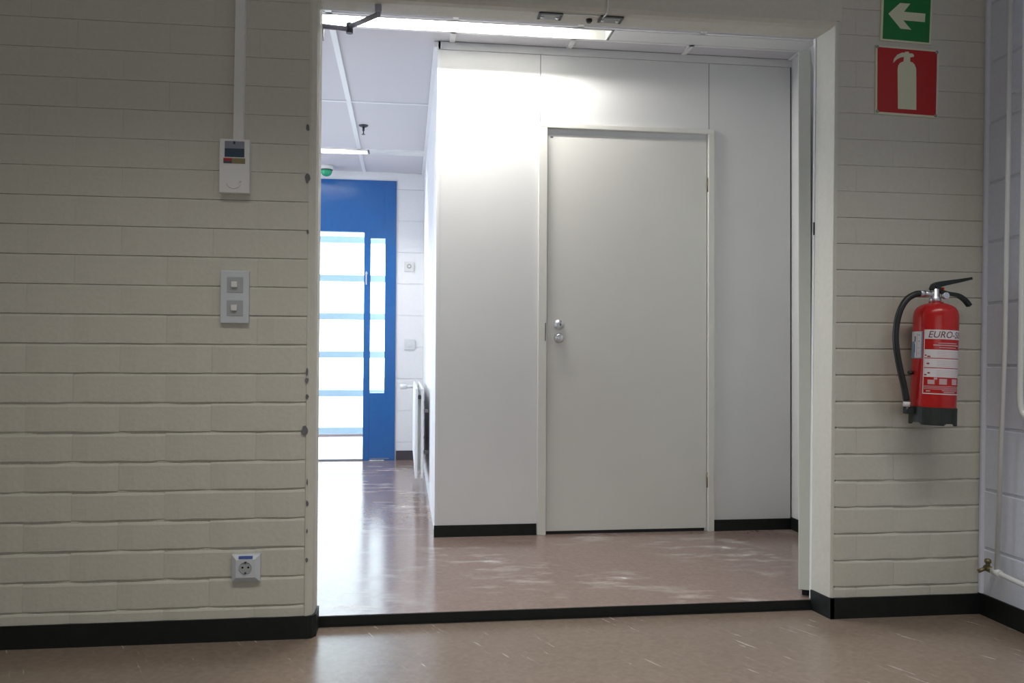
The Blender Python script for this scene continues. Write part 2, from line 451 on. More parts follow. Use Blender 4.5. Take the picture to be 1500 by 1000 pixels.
wn = MB().box(-3.3, XL - .034, T + .001, T + .008, ZH, HC + .1).box(xr(2.2) + .036, XR_, T + .001, T + .008, ZH, HC + .1).box(XL - .034, xr(2.2) + .036, T + .003, T + .008, HH + .004, HC + .1)
struct(wn.build('wall_lining_bounce', M['white']), 'white lining added behind the brick wall to bounce light onto the partition')  # unseen white slab, added to bounce light onto the partition front
wp = struct(MB().box(XB + .008, XR_ + .02, YB + .012, YE, ZH, HC + .10)
            .box(XB, XB + .008, YB + .004, YE, ZH, HC)
            .build('wall_partition', M['white']), 'white panelled partition holding the closed flush door')
# panels of the partition front; joints stay open and dark
FX0, FX1, FZ = 0.432, 1.376, 2.212
MB().box(XB + .001, 0.4135, YB, YB + .014, ZH, HC - .042).build('panel', M['panel'], wp)
MB().box(0.4165, 1.3475, YB, YB + .014, FZ - .02, HC - .042).build('panel', M['panel'], wp)
MB().box(1.3510, 1.8175, YB, YB + .014, ZH, HC - .042).build('panel', M['panel'], wp)
MB().box(XB + .001, XR_, YB - .003, YB + .014, HC - .040, HC).build('top_rail', M['panel'], wp)
MB().box(XB - .003, XB + .012, YB - .003, YB + .016, ZH, HC).build('corner_post', M['white'], wp)
for x in (0.415, 1.34925): MB().box(x - .0018, x + .0018, YB + .003, YB + .006, FZ, HC - .041).build('joint', M['gap'], wp)
MB().box(1.8165, 1.8225, YB + .002, YB + .006, ZH, HC - .041).build('joint', M['gap'], wp)
struct(MB().box(XB - .022, XB + .002, YB + .0, YE, HC - .03, HC - .001).build('trim_3', M['bar']), 'slim white cornice along the top of the partition side')
struct(MB().box(XB - .006, FX0 - .03, YB - .008, YB + .002, ZH, ZH + .060).build('baseboard_partition', M['black']), 'black skirting of the partition left of the flush door')
struct(MB().box(FX1 + .002, XR_ - .006, YB - .008, YB + .002, ZH, ZH + .060).build('baseboard_partition_right', M['black']), 'black skirting of the partition right of the flush door')

# flush door in the partition
d1 = thing('door_1', (0.9, YB, ZH), 'plain off-white flush door closed in the white partition, two chrome locks', kind='structure')
fr = MB()
fr.box(FX0 - .026, FX0 + .020, YB - .016, YB + .06, ZH, FZ, bev=.003)
fr.box(FX1 - .034, FX1, YB - .016, YB + .06, ZH, FZ, bev=.003)
fr.box(FX0 - .026, FX1, YB - .017, YB + .06, FZ - .026, FZ, bev=.003)
fr.box(FX0 + .018, FX1 - .032, YB + .045, YB + .06, ZH, FZ)
frame1 = fr.build('frame', M['frame'], d1)
MB().box(FX0 + .0105, FX0 + .0145, YB - .0168, YB - .010, 1.052, 1.147).build('strike_slot', M['gap'], frame1)
LX0, LX1, LZ0, LZ1 = 0.4555, 1.338, ZH + .017, 2.158
leaf1 = MB().box(LX0, LX1, YB + .002, YB + .04, LZ0, LZ1, bev=.002).build('leaf', M['door'], d1)
MB().box(LX0, LX1 - .01, YB + .008, YB + .05, ZH + .0, LZ0 - .001).build('bottom_gap', M['gap'], d1)
# upper cylinder lock
lk = MB().lathe([(.0275, 0), (.0275, -.004), (.0255, -.008), (.014, -.012), (.012, -.014)], (.520, YB + .003, 1.138), 'y', 28)
lock = lk.build('cylinder_lock', M['chrome'], leaf1)
MB().box(.5235, .5285, YB - .0125, YB - .010, 1.133, 1.145).build('keyhole', M['hole'], leaf1)
MB().lathe([(.0265, 0), (.0265, -.005), (.024, -.010), (.021, -.026), (.017, -.029), (.004, -.030)], (.520, YB + .003, 1.068), 'y', 28).build('door_knob', M['chrome'], leaf1)
for z in (1.908, 0.300):
    h = MB().lathe([(.006, -.036), (.006, .036)], (LX1 + .005, YB - .004, z), 'z', 14)
    h.lathe([(.0035, .036), (.0035, .044)], (LX1 + .005, YB - .004, z), 'z', 10)
    h.build('hinge', M['brass'], d1)
MB().box(.470, .485, YB + .0005, YB + .003, 2.137, 2.143).build('number_tag', M['darkink'], leaf1)

# ------------------------------------------------------------------ corridor ceiling
cg = struct(MB().box(-3.3, XR_, T, YE, HC + .10, HC + .12).build('ceiling', M['white']), 'suspended ceiling of pale tiles over the corridor')
colx = [-3.3, -2.497, -1.887, -1.277, -.667, -.057, .567, 1.202, XR_]
rowy = [(T, 1.09), (1.235, 2.495), (2.505, 3.765), (3.905, YE)]
for (ya, yb) in rowy:
    for a, b in zip(colx[:-1], colx[1:]):
        y1 = yb; b2 = b
        if ya > 1.2:
            if a >= -.1: y1 = YB
            elif b > XB: b2 = XB
        if y1 - ya < .02: continue
        if ya > 1.2 and ya < 1.3 and a < XB < b: MB().box(XB - .004, b - .004, ya + .003, YB - .003, HC + .003, HC + .018).build('tile', M['tile'], cg)
        MB().box(a + .004, b2 - .004, ya + .003, y1 - .003, HC + .003, HC + .018).build('tile', M['tile'], cg)
for x in colx[1:-1]:
    wdt = .014 if x > -.6 else .015
    for (ya, yb) in rowy:
        y1 = YB if (x > -.1 and ya > 1.2) else yb
        if x > -.1 and ya > 1.3: continue
        MB().box(x - wdt, x + wdt, ya, y1, HC - .004, HC + .012).build('grid_bar', M['bar'], cg)
MB().box(-3.3, XB, 2.490, 2.510, HC - .004, HC + .012).build('grid_bar', M['bar'], cg)
for (x0, x1, ya, yb) in ((-3.3, XR_, 1.078, 1.092), (-3.3, XR_, 1.233, 1.256), (-3.3, XB, 3.752, 3.766), (-3.3, XB, 3.903, 3.912)):
    MB().box(x0, x1, ya, yb, HC - .004, HC + .012).build('grid_bar', M['bar'], cg)
MB().box(XR_ - .022, XR_, T, YB, HC - .005, HC + .01).build('edge_trim', M['bar'], cg)
# blank covers of the light channels
MB().box(.745, XR_, 1.094, 1.226, HC - .006, HC + .012, bev=.002).build('channel_cover', M['cover'], cg)
MB().box(.745, XR_, 1.227, 1.232, HC - .003, HC + .012).build('shadow_gap', M['gap'], cg)
MB().box(-.59, XB - .004, 3.768, 3.900, HC - .006, HC + .012, bev=.002).build('channel_cover', M['cover'], cg)

def luminaire(x0, x1, y0, y1, label):
    t = thing('ceiling_light', ((x0 + x1) / 2, (y0 + y1) / 2, HC), label, 'ceiling light', 'lit fluorescent fittings in the corridor ceiling')
    D = .082; ym = (y0 + y1) / 2
    h = MB().box(x0, x1, y0, y0 + .004, HC - .008, HC + D).box(x0, x1, y1 - .004, y1, HC - .008, HC + D)
    h.box(x0, x0 + .006, y0, y1, HC - .008, HC + D).box(x1 - .006, x1, y0, y1, HC - .008, HC + D)
    h.box(x0, x1, y0, y1, HC + D - .004, HC + D)
    h.build('housing', M['reflector'], t)
    MB().lathe([(.013, x0 + .03), (.013, x1 - .22)], (0, ym, HC + .058), 'x', 16).build('tube', M['lamp'], t)
    for x in (x0 + .02, x1 - .21): MB().box(x - .010, x + .010, ym - .016, ym + .016, HC + .040, HC + .080).build('lamp_holder', M['plastic'], t)
luminaire(-.79, .735, 1.094, 1.226, 'long lit fluorescent ceiling strip just behind the door opening')
luminaire(-2.15, -.600, 3.768, 3.900, 'lit fluorescent ceiling strip further back above the corridor, before the blue door')

# sprinkler and alarm lamp on the ceiling
sp = thing('sprinkler', (-.600, 3.07, HC), 'small dark sprinkler head hanging from the corridor ceiling tiles', 'sprinkler')
MB().lathe([(.034, 0), (.034, -.004), (.022, -.012), (.010, -.014)], (-.600, 3.07, HC + .003), 'z', 20).build('rosette', M['steel'], sp)
MB().lathe([(.008, -.012), (.008, -.035), (.004, -.042)], (-.600, 3.07, HC), 'z', 12).build('nozzle', M['steel'], sp)
MB().lathe([(.004, -.042), (.004, -.060), (.013, -.061), (.013, -.064)], (-.600, 3.07, HC), 'z', 14).build('deflector', M['steel'], sp)
al = thing('alarm_lamp', (-.985, 4.42, HC), 'round alarm lamp with green dome on the ceiling before the blue door', 'alarm lamp')
MB().lathe([(.066, 0), (.066, -.012), (.058, -.030), (.052, -.034)], (-.985, 4.42, HC + .003), 'z', 28).build('base', M['plastic'], al)
MB().lathe([(.054, -.030), (.054, -.036), (.050, -.038)], (-.985, 4.42, HC), 'z', 28).build('collar', M['steel'], al)
MB().lathe([(.050, -.036), (.049, -.050), (.043, -.066), (.030, -.080), (.012, -.087), (.002, -.088)], (-.985, 4.42, HC), 'z', 28).build('dome', M['green'], al)

# ------------------------------------------------------------------ end wall with blue entrance door
DX0, DX1, DZ1 = -1.56, -.378, 2.545
we = struct(MB().box(-3.4, DX0, YE + .006, YE + .14, 0, HC + .1).box(DX1, XB + .1, YE + .006, YE + .14, 0, HC + .1)
            .box(DX0, DX1, YE, YE + .14, DZ1, HC + .1).build('wall_end', M['white']), 'white block wall at the far end of the corridor')
zc = [ZH, .19, .475, .760, 1.045, 1.33, 1.615, 1.90, 2.185, 2.47, HC]
for a, b in zip(zc[:-1], zc[1:]):
    MB().box(DX1 + .001, XB - .001, YE, YE + .008, a + .002, b - .002).build('block', M['white'], we)
struct(MB().box(DX1 + .012, XB, YE - .010, YE + .002, ZH, ZH + .085).build('baseboard_end', M['brownsk']), 'dark brown skirting right of the blue door')

d2 = thing('door_2', (-.97, YE, ZH), 'glazed blue entrance door with side light and solid top panel', kind='structure')
y0, y1 = YE - .012, YE + .06
MB().box(DX0, DX1, y0 + .004, y1, 2.075, DZ1).build('top_panel', M['blue'], d2)
MB().box(-.475, DX1, y0, y1, ZH, DZ1, bev=.003).build('post', M['blue'], d2)
MB().box(-.662, -.605, y0, y1, ZH, 2.10, bev=.003).build('post', M['blue'], d2)
MB().box(DX0, DX0 + .08, y0, y1, ZH, DZ1, bev=.003).build('post', M['blue'], d2)
MB().box(-.61, -.47, y0 + .002, y1, ZH + .004, .632, bev=.002).build('bottom_panel', M['blue'], d2)
MB().box(-.61, -.47, y0 + .002, y1, 2.022, 2.10, bev=.002).build('head_rail', M['blue'], d2)
MB().box(-.606, -.474, YE + .022, YE + .028, .628, 2.026).build('pane', M['glass'], d2)
MB().box(DX0 + .079, -.661, YE + .022, YE + .028, ZH + .012, 2.076).build('pane', M['glass'], d2)
MB().box(DX0 + .08, -.662, YE - .004, YE + .05, ZH, ZH + .012).build('threshold', M['clip'], d2)
MB().box(-.60, -.43, YE - .016, YE - .010, ZH + .013, ZH + .020).build('floor_strip', M['clip'], d2)
hb = MB().box(-.645, -.635, YE - .05, YE - .034, 1.60, 1.72, bev=.004)
hb.lathe([(.007, 0), (.007, .04)], (-.640, YE - .05, 1.705), 'y', 10)
hb.lathe([(.011, .034), (.011, .040)], (-.640, YE - .05, 1.705), 'y', 12)
hb.build('handle', M['chrome'], d2)

# outside: paving and a rail screen
struct(MB().box(-14, 12, YE + .14, 34, -.2, -.04).build('ground', M['ground']), 'pale paving outside the blue door')
rs = thing('railing', (-.85, 5.12, -.04), 'blue screen of six horizontal bars outside the glazed door, paled by painted glare', 'railing')
for z in (2.075, 1.705, 1.340, .975, .607, .250):
    MB().box(-2.2, .45, 5.10, 5.14, z - .031, z + .031, bev=.003).build('rail', M['glarerail'], rs)
for x in (-2.18, .43):
    MB().box(x - .025, x + .025, 5.10, 5.14, -.04, 2.15, bev=.004).build('post', M['glarerail'], rs)
MB().box(-2.2, .45, 5.102, 5.138, .190, .215, bev=.003).build('plank', M['kerb'], rs)

# electrical plates on the end wall
def far_socket():
    t = thing('wall_socket', (-.262, YE, 1.775), 'small white socket high on the white wall right of the blue door', 'socket')
    MB().box(-.305, -.219, YE - .012, YE + .001, 1.732, 1.818, bev=.003).build('cover', M['plastic'], t)
    MB().lathe([(.021, -.0125), (.021, -.014), (.017, -.014)], (-.260, YE, 1.776), 'y', 20).build('insert', M['gplastic'], t)
    MB().lathe([(.010, -.0142), (.010, -.0152)], (-.260, YE, 1.776), 'y', 14).build('centre', M['plastic'], t)
far_socket()
t = thing('wall_plate', (-.251, YE, 1.068), 'pale grey square cover plate on the white wall above the radiator', 'cover plate')
MB().box(-.299, -.203, YE - .010, YE + .001, 1.022, 1.114, bev=.003).build('plate', M['farplate'], t)
MB().box(-.275, -.227, YE - .012, YE - .009, 1.045, 1.091, bev=.001).build('insert', M['farplate'], t)

# radiator on the partition's left side
ra = thing('radiator', (XB, 3.2, .42), 'white panel radiator seen edge-on along the left side of the partition', 'radiator')
RY0, RY1, RZ0, RZ1 = 2.46, 3.98, .175, .755
def rad_panel(x0, x1):
    m = MB(); n = 30; 
    m.box(x0 + .003, x1 - .003, RY0, RY1, RZ0, RZ1, bev=.003)
    for k in range(n):
        a = RY0 + .03 + (RY1 - RY0 - .06) * k / n
        m.box(x0, x1, a, a + .030, RZ0 + .03, RZ1 - .03, bev=.004)
    return m
rad_panel(-.225, -.203).build('panel', M['rad'], ra)
rad_panel(-.188, -.166).build('panel', M['rad'], ra)
g = MB()
for k in range(46):
    a = RY0 + .05 + 1.42 * k / 46
    g.box(-.205, -.186, a, a + .004, RZ0 + .05, RZ1 - .05)
gg = g.build('convector_fins', M['rad'], ra); gg['kind'] = 'stuff'
MB().lathe([(.014, 0), (.014, -.016), (.010, -.018)], (-.196, RY0 + .03, RZ1 - .055), 'y', 18).build('plug', M['steel'], ra)
for z in (RZ0 + .14, RZ1 - .16):
    for y in (RY0 + .25, RY1 - .25): MB().box(-.168, XB - .001, y, y + .03, z - .01, z + .01).build('bracket', M['rad'], ra)
v = MB().tube([(-.196, RY1 - .01, RZ1 - .045), (-.196, RY1 + .05, RZ1 - .045)], .010)
v.tube([(-.196, RY1 + .045, RZ1 - .045), (-.25, RY1 + .045, RZ1 - .045), (-.275, RY1 + .045, RZ1 - .045)], [.012, .014, .014])
v.tube([(-.275, RY1 + .045, RZ1 - .045), (-.33, RY1 + .045, RZ1 - .045)], .021, 16)
v.build('valve', M['rad'], ra)

# ------------------------------------------------------------------ double door leaves folded back into the corridor
def leaf_door(name, hx, hy, ang, width, label, z1):
    t = thing(name, (hx, hy, ZH), label, kind='structure')
    t.rotation_euler = (0, 0, ang)
    m = bpy.data.meshes.new('leaf')
    bm = bmesh.new(); bmesh.ops.create_cube(bm, size=1)
    for v_ in bm.verts:
        v_.co = Vector((v_.co.x * .046, (v_.co.y + .5) * width, .028 + (v_.co.z + .5) * (z1 - ZH - .028)))
    bmesh.ops.bevel(bm, geom=bm.edges[:], offset=.002, segments=1, affect='EDGES'); bm.to_mesh(m); bm.free()
    m.materials.append(M['leaf'])
    o = bpy.data.objects.new('leaf', m); COL.objects.link(o); o.parent = t
    s = bpy.data.meshes.new('shade_strip'); bm = bmesh.new(); bmesh.ops.create_cube(bm, size=1)
    for v_ in bm.verts:
        v_.co = Vector((v_.co.x * .024, .03 + (v_.co.y + .5) * (width - .06), .001 + (v_.co.z + .5) * .027))
    bm.to_mesh(s); bm.free(); s.materials.append(M['gap'])  # dark strip stands in for the shadow under the leaf
    o2 = bpy.data.objects.new('bottom_shade', s); COL.objects.link(o2); o2.parent = t
    return t
d3 = leaf_door('door_3', 1.278, .150, -R(30), .90, 'white door leaf swung back at the right of the opening, seen edge-on', 2.195)
d4 = leaf_door('door_4', -.66, .165, R(62), .90, 'left door leaf swung back behind the brick wall', 2.14)
# steel door lining behind the right reveal
lin = MB().hull8([(xr(0) - .002, T + .003, ZH), (xr(0) + .03, T + .003, ZH), (xr(0) + .03, T + .02, ZH), (xr(0) - .002, T + .02, ZH)],
                 [(xr(2.2) - .008, T + .003, HH), (xr(2.2) + .03, T + .003, HH), (xr(2.2) + .03, T + .02, HH), (xr(2.2) - .008, T + .02, HH)])
struct(lin.build('trim_2', M['bar']), 'thin white metal lining behind the right edge of the opening')
MB().box(xr(1.48) - .0068, xr(1.48) - .0035, T + .002, T + .010, 1.455, 1.505).build('strike_slot', M['gap'], bpy.data.objects['trim_2'])
# door closer arm of the left leaf
ca = thing('door_closer', (-.50, .19, 2.20), 'folded grey door closer arm at the top left of the opening', 'door closer')
MB().tube([(-.62, .172, 2.196), (-.507, .190, 2.196)], .0095, 10).build('arm', M['arm'], ca)
MB().tube([(-.507, .190, 2.205), (-.395, .060, 2.205)], .0095, 10).build('arm', M['arm'], ca)
MB().lathe([(.013, -.016), (.013, .020), (.008, .024)], (-.507, .190, 2.196), 'z', 16).build('elbow', M['steel'], ca)
MB().box(-.408, -.384, .045, .072, 2.212, HH + .001, bev=.002).build('shoe', M['arm'], ca)
MB().box(-.86, -.60, .160, .205, 2.15, 2.20, bev=.004).build('closer_body', M['clip'], ca)

# catches on the lintel soffit
def catch(x, label):
    t = thing('door_catch', (x, .058, HH), label, 'door catch', 'door catches under the lintel')
    MB().box(x - .040, x + .040, .030, .086, HH - .004, HH + .001, bev=.001).build('plate', M['clip'], t)
    MB().box(x - .042, x + .042, .028, .040, HH - .005, HH + .001, bev=.001).build('lip', M['steel'], t)
    for s_ in (-1, 1):
        MB().box(x + s_ * .040 - .005, x + s_ * .040 + .005, .030, .086, HH - .0055, HH + .001, bev=.001).build('end', M['steel'], t)
        MB().lathe([(.007, 0), (.006, -.004), (.002, -.005)], (x + s_ * .028, .066, HH - .003), 'z', 12).build('screw', M['chrome'], t)
catch(.234, 'left of two dark metal door catches under the lintel')
catch(.464, 'right of two dark metal door catches under the lintel, cable at its end')
tag(MB().lathe([(.012, 0), (.012, -.008), (.007, -.014)], (.385, .072, HH + .001), 'z', 14).build('rubber_stop', M['rubber']), 'small black rubber stop between the two door catches', 'door stop')
cb = MB().tube(spline([(.276, .034, HH - .001), (.34, .030, HH - .002), (.420, .033, HH - .001)]), .0022, 6)
cb.tube(spline([(.428, .05, HH - .002), (.432, .028, HH - .003), (.436, .012, HH - .002), (.438, -.003, HH + .02), (.440, -.003, HH + .2)]), .003, 6)
tag(cb.build('cable', M['trunk']), 'thin cream cable running up the lintel from the door catches', 'cable')

# ------------------------------------------------------------------ things on the left wall
tk = thing('cable_trunking', (-.866, 0, 1.72), 'vertical white cable trunking above the wall unit', 'trunking')
MB().hull8([(-.883, -.018, 1.712), (-.851, -.018, 1.712), (-.851, .004, 1.712), (-.883, .004, 1.712)],
           [(-.876, -.018, 2.9), (-.844, -.018, 2.9), (-.844, .004, 2.9), (-.876, .004, 2.9)]).build('cover', M['trunk'], tk)
MB().hull8([(-.885, -.010, 1.712), (-.849, -.010, 1.712), (-.849, .003, 1.712), (-.885, .003, 1.712)],
           [(-.878, -.010, 2.9), (-.842, -.010, 2.9), (-.842, .003, 2.9), (-.878, .003, 2.9)]).build('base', M['trunk'], tk)

th = thing('control_unit', (-.876, 0, 1.617), 'white wall control unit with grey display below the trunking', 'control unit')
MB().box(-.926, -.826, -.030, .004, 1.525, 1.710, bev=.003).build('case', M['plastic'], th)
ds = MB().box(-.908, -.843, -.0318, -.029, 1.677, 1.702).build('display', M['display'], th)
MB().box(-.908, -.843, -.0320, -.029, 1.648, 1.677).build('display', M['display2'], th)
MB().box(-.880, -.873, -.0326, -.031, 1.692, 1.702).build('sensor', M['display2'], ds)
MB().box(-.912, -.884, -.0318, -.029, 1.634, 1.644).build('red_lamp', M['redp'], th)
MB().box(-.912, -.884, -.0316, -.029, 1.626, 1.634).build('dark_strip', M['darkink'], th)
MB().box(-.884, -.840, -.0316, -.029, 1.626, 1.644).build('olive_strip', M['olive'], th)
arc = []
for k in range(15):
    a = R(200 + 140 * k / 14); arc.append((-.877 + .024 * math.cos(a), -.0305, 1.565 + .024 * math.sin(a)))
MB().tube(arc, .0022, 6).build('dial_groove', M['plastic'], th)
MB().lathe([(.004, 0), (.003, -.003)], (-.856, -.030, 1.565), 'y', 10).build('button', M['label'], th)

sw = thing('light_switch', (-.873, 0, 1.17), 'bluish white double switch plate below the control unit', 'switch')
MB().box(-.921, -.826, -.014, .004, 1.079, 1.260, bev=.003).build('plate', M['bplastic'], sw)
for zc_ in (1.211, 1.131):
    i_ = MB().box(-.899, -.845, -.0155, -.012, zc_ - .027, zc_ + .027, bev=.0007).build('insert', M['gplastic'], sw)
    MB().box(-.884, -.864, -.024, -.013, zc_ - .009, zc_ + .011, bev=.002).build('button', M['plastic'], i_)

so = thing('power_socket', (-.826, 0, .240), 'bluish white socket outlet low on the brick wall left of the opening', 'socket')
X0, X1, Z0, Z1 = -.873, -.779, .194, .287
MB().add([(X0, .004, Z0), (X1, .004, Z0), (X1, .004, Z1), (X0, .004, Z1), (X0, -.012, Z0), (X1, -.012, Z0), (X1, -.012, Z1), (X0, -.012, Z1),
          (X0 + .015, -.022, Z0 + .016), (X1 - .015, -.022, Z0 + .016), (X1 - .015, -.022, Z1 - .016), (X0 + .015, -.022, Z1 - .016)],
         [[0, 1, 5, 4], [1, 2, 6, 5], [2, 3, 7, 6], [3, 0, 4, 7], [4, 5, 9, 8], [5, 6, 10, 9], [6, 7, 11, 10], [7, 4, 8, 11], [8, 9, 10, 11], [3, 2, 1, 0]]).build('cover', M['bplastic'], so)
iz = .244
ins = MB().lathe([(.021, -.0222), (.021, -.0245), (.0185, -.0245), (.0180, -.0228)], (-.826, 0, iz), 'y', 28).build('insert', M['gplastic'], so)
for s_ in (-1, 1): MB().lathe([(.0035, -.0226), (.0035, -.0234)], (-.826 + s_ * .0095, 0, iz + .001), 'y', 10).build('pin_hole', M['hole'], ins)
for s_ in (-1, 1): MB().box(-.829, -.823, -.026, -.0226, iz + s_ * .018 - .003, iz + s_ * .018 + .003).build('earth_clip', M['steel'], ins)
MB().box(-.849, -.803, -.0220, -.012, .2735, .2825).build('blue_label', M['bluep'], so)

# ------------------------------------------------------------------ signs
XZ = lambda u, v, w: (u, w, v)
def plate(poly, y0, y1): return MB().prism(poly, XZ, y0, y1)
sg = thing('exit_sign', (1.612, 0, 2.29), 'green sign with cream arrow pointing left above the red sign', 'sign')
plate([(1.507, 2.189), (1.716, 2.183), (1.728, 2.42), (1.516, 2.42)], -.006, .004).build('plate', M['signw'], sg)
plate([(1.5165, 2.1955), (1.7085, 2.190), (1.719, 2.412), (1.525, 2.412)], -.0066, -.005).build('green_field', M['signg'], sg)
plate([(1.540, 2.293), (1.588, 2.337), (1.631, 2.337), (1.604, 2.304), (1.693, 2.302), (1.691, 2.269), (1.601, 2.271), (1.634, 2.236), (1.590, 2.238)][::-1], -.0072, -.006).build('arrow', M['signw'], sg)
sr = thing('extinguisher_sign', (1.618, 0, 2.035), 'red square sign with cream extinguisher symbol on brick wall', 'sign')
plate([(1.487, 1.906), (1.744, 1.899), (1.752, 2.163), (1.489, 2.171)], -.005, .004).build('plate', M['signw'], sr)
plate([(1.4945, 1.914), (1.736, 1.908), (1.743, 2.156), (1.4965, 2.163)], -.0056, -.004).build('red_field', M['signr'], sr)
pict = [(1.560, 2.104), (1.563, 2.12), (1.577, 2.137), (1.597, 2.146), (1.608, 2.146), (1.609, 2.15), (1.624, 2.151), (1.625, 2.145), (1.639, 2.145), (1.646, 2.139), (1.645, 2.132), (1.63, 2.129),
        (1.63, 2.113), (1.640, 2.110), (1.648, 2.103), (1.654, 2.09), (1.655, 2.08), (1.655, 1.927), (1.579, 1.928), (1.578, 2.080), (1.580, 2.094), (1.587, 2.105), (1.603, 2.113), (1.604, 2.13), (1.591, 2.127), (1.574, 2.118)]
plate(pict, -.0062, -.005).build('symbol', M['signw'], sr)
for x, z in ((1.496, 2.163), (1.742, 2.155), (1.495, 1.915), (1.735, 1.908)):
    MB().lathe([(.0065, -.004), (.0065, -.0062), (.003, -.0078)], (x, 0, z), 'y', 12).build('screw', M['clip'], sr)

# ------------------------------------------------------------------ fire extinguisher
EX, EY, EZ = 1.645, -.112, .727
ex = thing('fire_extinguisher', (EX, EY, EZ), 'red fire extinguisher with black hose hanging on the brick wall', 'extinguisher')
ER = .0775
MB().lathe([(.070, .045), (.076, .055), (ER, .062), (ER, .396), (.0762, .409), (.0725, .421), (.065, .432), (.054, .440), (.040, .446), (.026, .449), (.024, .453)], (EX, EY, EZ), 'z', 48).build('cylinder', M['red'], ex)
# base skirt with two notches
n = 48; vs = []; fs = []
for k in range(n):
    a = 2 * math.pi * k / n
    notch = 0.008 if (k // 4) % 3 == 0 else 0.0
    c_, s_ = math.cos(a), math.sin(a)
    for r_, z_ in ((.076, notch), (.0805, notch), (.0805, .064), (.076, .066)):
        vs.append((EX + r_ * c_, EY + r_ * s_, EZ + z_))
for k in range(n):
    q = (k + 1) % n
    for j in range(3): fs.append([k * 4 + j, q * 4 + j, q * 4 + j + 1, k * 4 + j + 1])
    fs.append([k * 4 + 3, q * 4 + 3, q * 4, k * 4])
fs.append([k * 4 + 3 for k in range(n)])
MB().add(vs, fs).build('base_skirt', M['skirt'], ex)
# valve
va = MB().lathe([(.021, .450), (.021, .468), (.015, .474), (.015, .500), (.012, .504)], (EX - .006, EY, EZ), 'z', 20)
va.lathe([(.010, -.052), (.010, 0)], (EX - .006, EY, EZ + .482), 'x', 14)
va.build('valve', M['chrome'], ex)
MB().lathe([(.013, 0), (.013, -.012), (.0115, -.014)], (EX + .017, EY - .020, EZ + .476), 'y', 20).build('pressure_gauge', M['chrome'], ex)
MB().box(EX - .012, EX + .010, EY - .014, EY + .014, EZ + .490, EZ + .512, bev=.004).build('lever_pivot', M['rubber'], ex)
MB().flatbar(spline([(EX - .022, EY, EZ + .497), (EX - .006, EY, EZ + .514), (EX + .030, EY, EZ + .525), (EX + .085, EY, EZ + .537), (EX + .135, EY, EZ + .549)], 4),
             [.006 + .005 * min(1, k / 3) if k < 6 else max(.0048, .011 - .0006 * (k - 5)) for k in range(17)], .010).build('upper_lever', M['rubber'], ex)
MB().flatbar(spline([(EX + .010, EY, EZ + .494), (EX + .045, EY, EZ + .487), (EX + .083, EY, EZ + .483), (EX + .112, EY, EZ + .468), (EX + .133, EY, EZ + .447)], 4), .0065, .010).build('carry_handle', M['rubber'], ex)
MB().box(EX + .012, EX + .020, EY - .016, EY - .008, EZ + .498, EZ + .508, bev=.002).build('safety_pin', M['red'], ex)
hose_pts = [(EX - .058, EY, EZ + .482), (EX - .085, EY, EZ + .478), (EX - .118, EY, EZ + .457), (EX - .143, EY, EZ + .415), (EX - .156, EY, EZ + .355), (EX - .155, EY, EZ + .290),
            (EX - .139, EY, EZ + .212), (EX - .117, EY, EZ + .135), (EX - .106, EY, EZ + .085)]
ho = MB().tube(spline(hose_pts), .0115, 14).build('hose', M['rubber'], ex)
MB().lathe([(.0115, -.068), (.013, -.066), (.013, -.050), (.011, -.049)], (EX, EY, EZ + .482), 'x', 14).build('hose_ferrule', M['chrome'], ho)
MB().lathe([(.0125, .062), (.0125, .080)], (EX - .105, EY, EZ), 'z', 14).build('hose_ferrule', M['label'], ho)
MB().lathe([(.011, .036), (.012, .040), (.012, .063)], (EX - .104, EY, EZ), 'z', 14).build('nozzle', M['rubber'], ho)
MB().box(EX - .112, EX - .080, EY - .012, EY + .012, EZ + .036, EZ + .056, bev=.003).build('hose_clip', M['skirt'], ex)
MB().box(EX + .012, EX + .030, EY + .070, .004, EZ + .30, EZ + .36).box(EX + .006, EX + .036, -.006, .004, EZ + .26, EZ + .40).build('wall_bracket', M['steel'], ex)
MB().lathe([(.007, -.094), (.008, -.084), (.005, -.070)], (EX, EY + .012, EZ + .188), 'x', 12).build('side_knob', M['rubber'], ex)
# printed labels, wrapped on the cylinder; phi = 0 faces the opening's middle
BV = Vector((-0.564, -0.826, 0)); RV = Vector((0.826, -0.564, 0))
def onc(phi, z, r): 
    return Vector((EX, EY, EZ)) + BV * (r * math.cos(phi)) + RV * (r * math.sin(phi)) + Vector((0, 0, z))
def patch(mb, p0, p1, z0, z1, lift):
    n = max(2, int(abs(p1 - p0) / 6)); vs = []; r = ER + lift
    for k in range(n + 1):
        a = R(p0 + (p1 - p0) * k / n); vs += [onc(a, z0, r), onc(a, z1, r)]
    return mb.add(vs, [[2 * k, 2 * k + 2, 2 * k + 3, 2 * k + 1] for k in range(n)], 0, True)
zl = lambda z: z - EZ
main = patch(MB(), -26, 118, zl(1.040), zl(1.074), .0004).build('main_label', M['label'], ex)
b_ = MB()
patch(b_, -27.5, -25.5, zl(.842), zl(1.074), .0005); patch(b_, -27.5, 118, zl(.840), zl(.8435), .0005)
for z in (1.0325, .969, .934): pass
b_.build('label_border', M['label'], main)
tb = MB()
for (za, zb) in ((.972, 1.002), (.937, .969), (.902, .934)):
    patch(tb, -25, -6, zl(za), zl(zb), .0005); patch(tb, -6, 118, zl(za), zl(zb), .0005)
tb.build('label_table', M['label'], main)
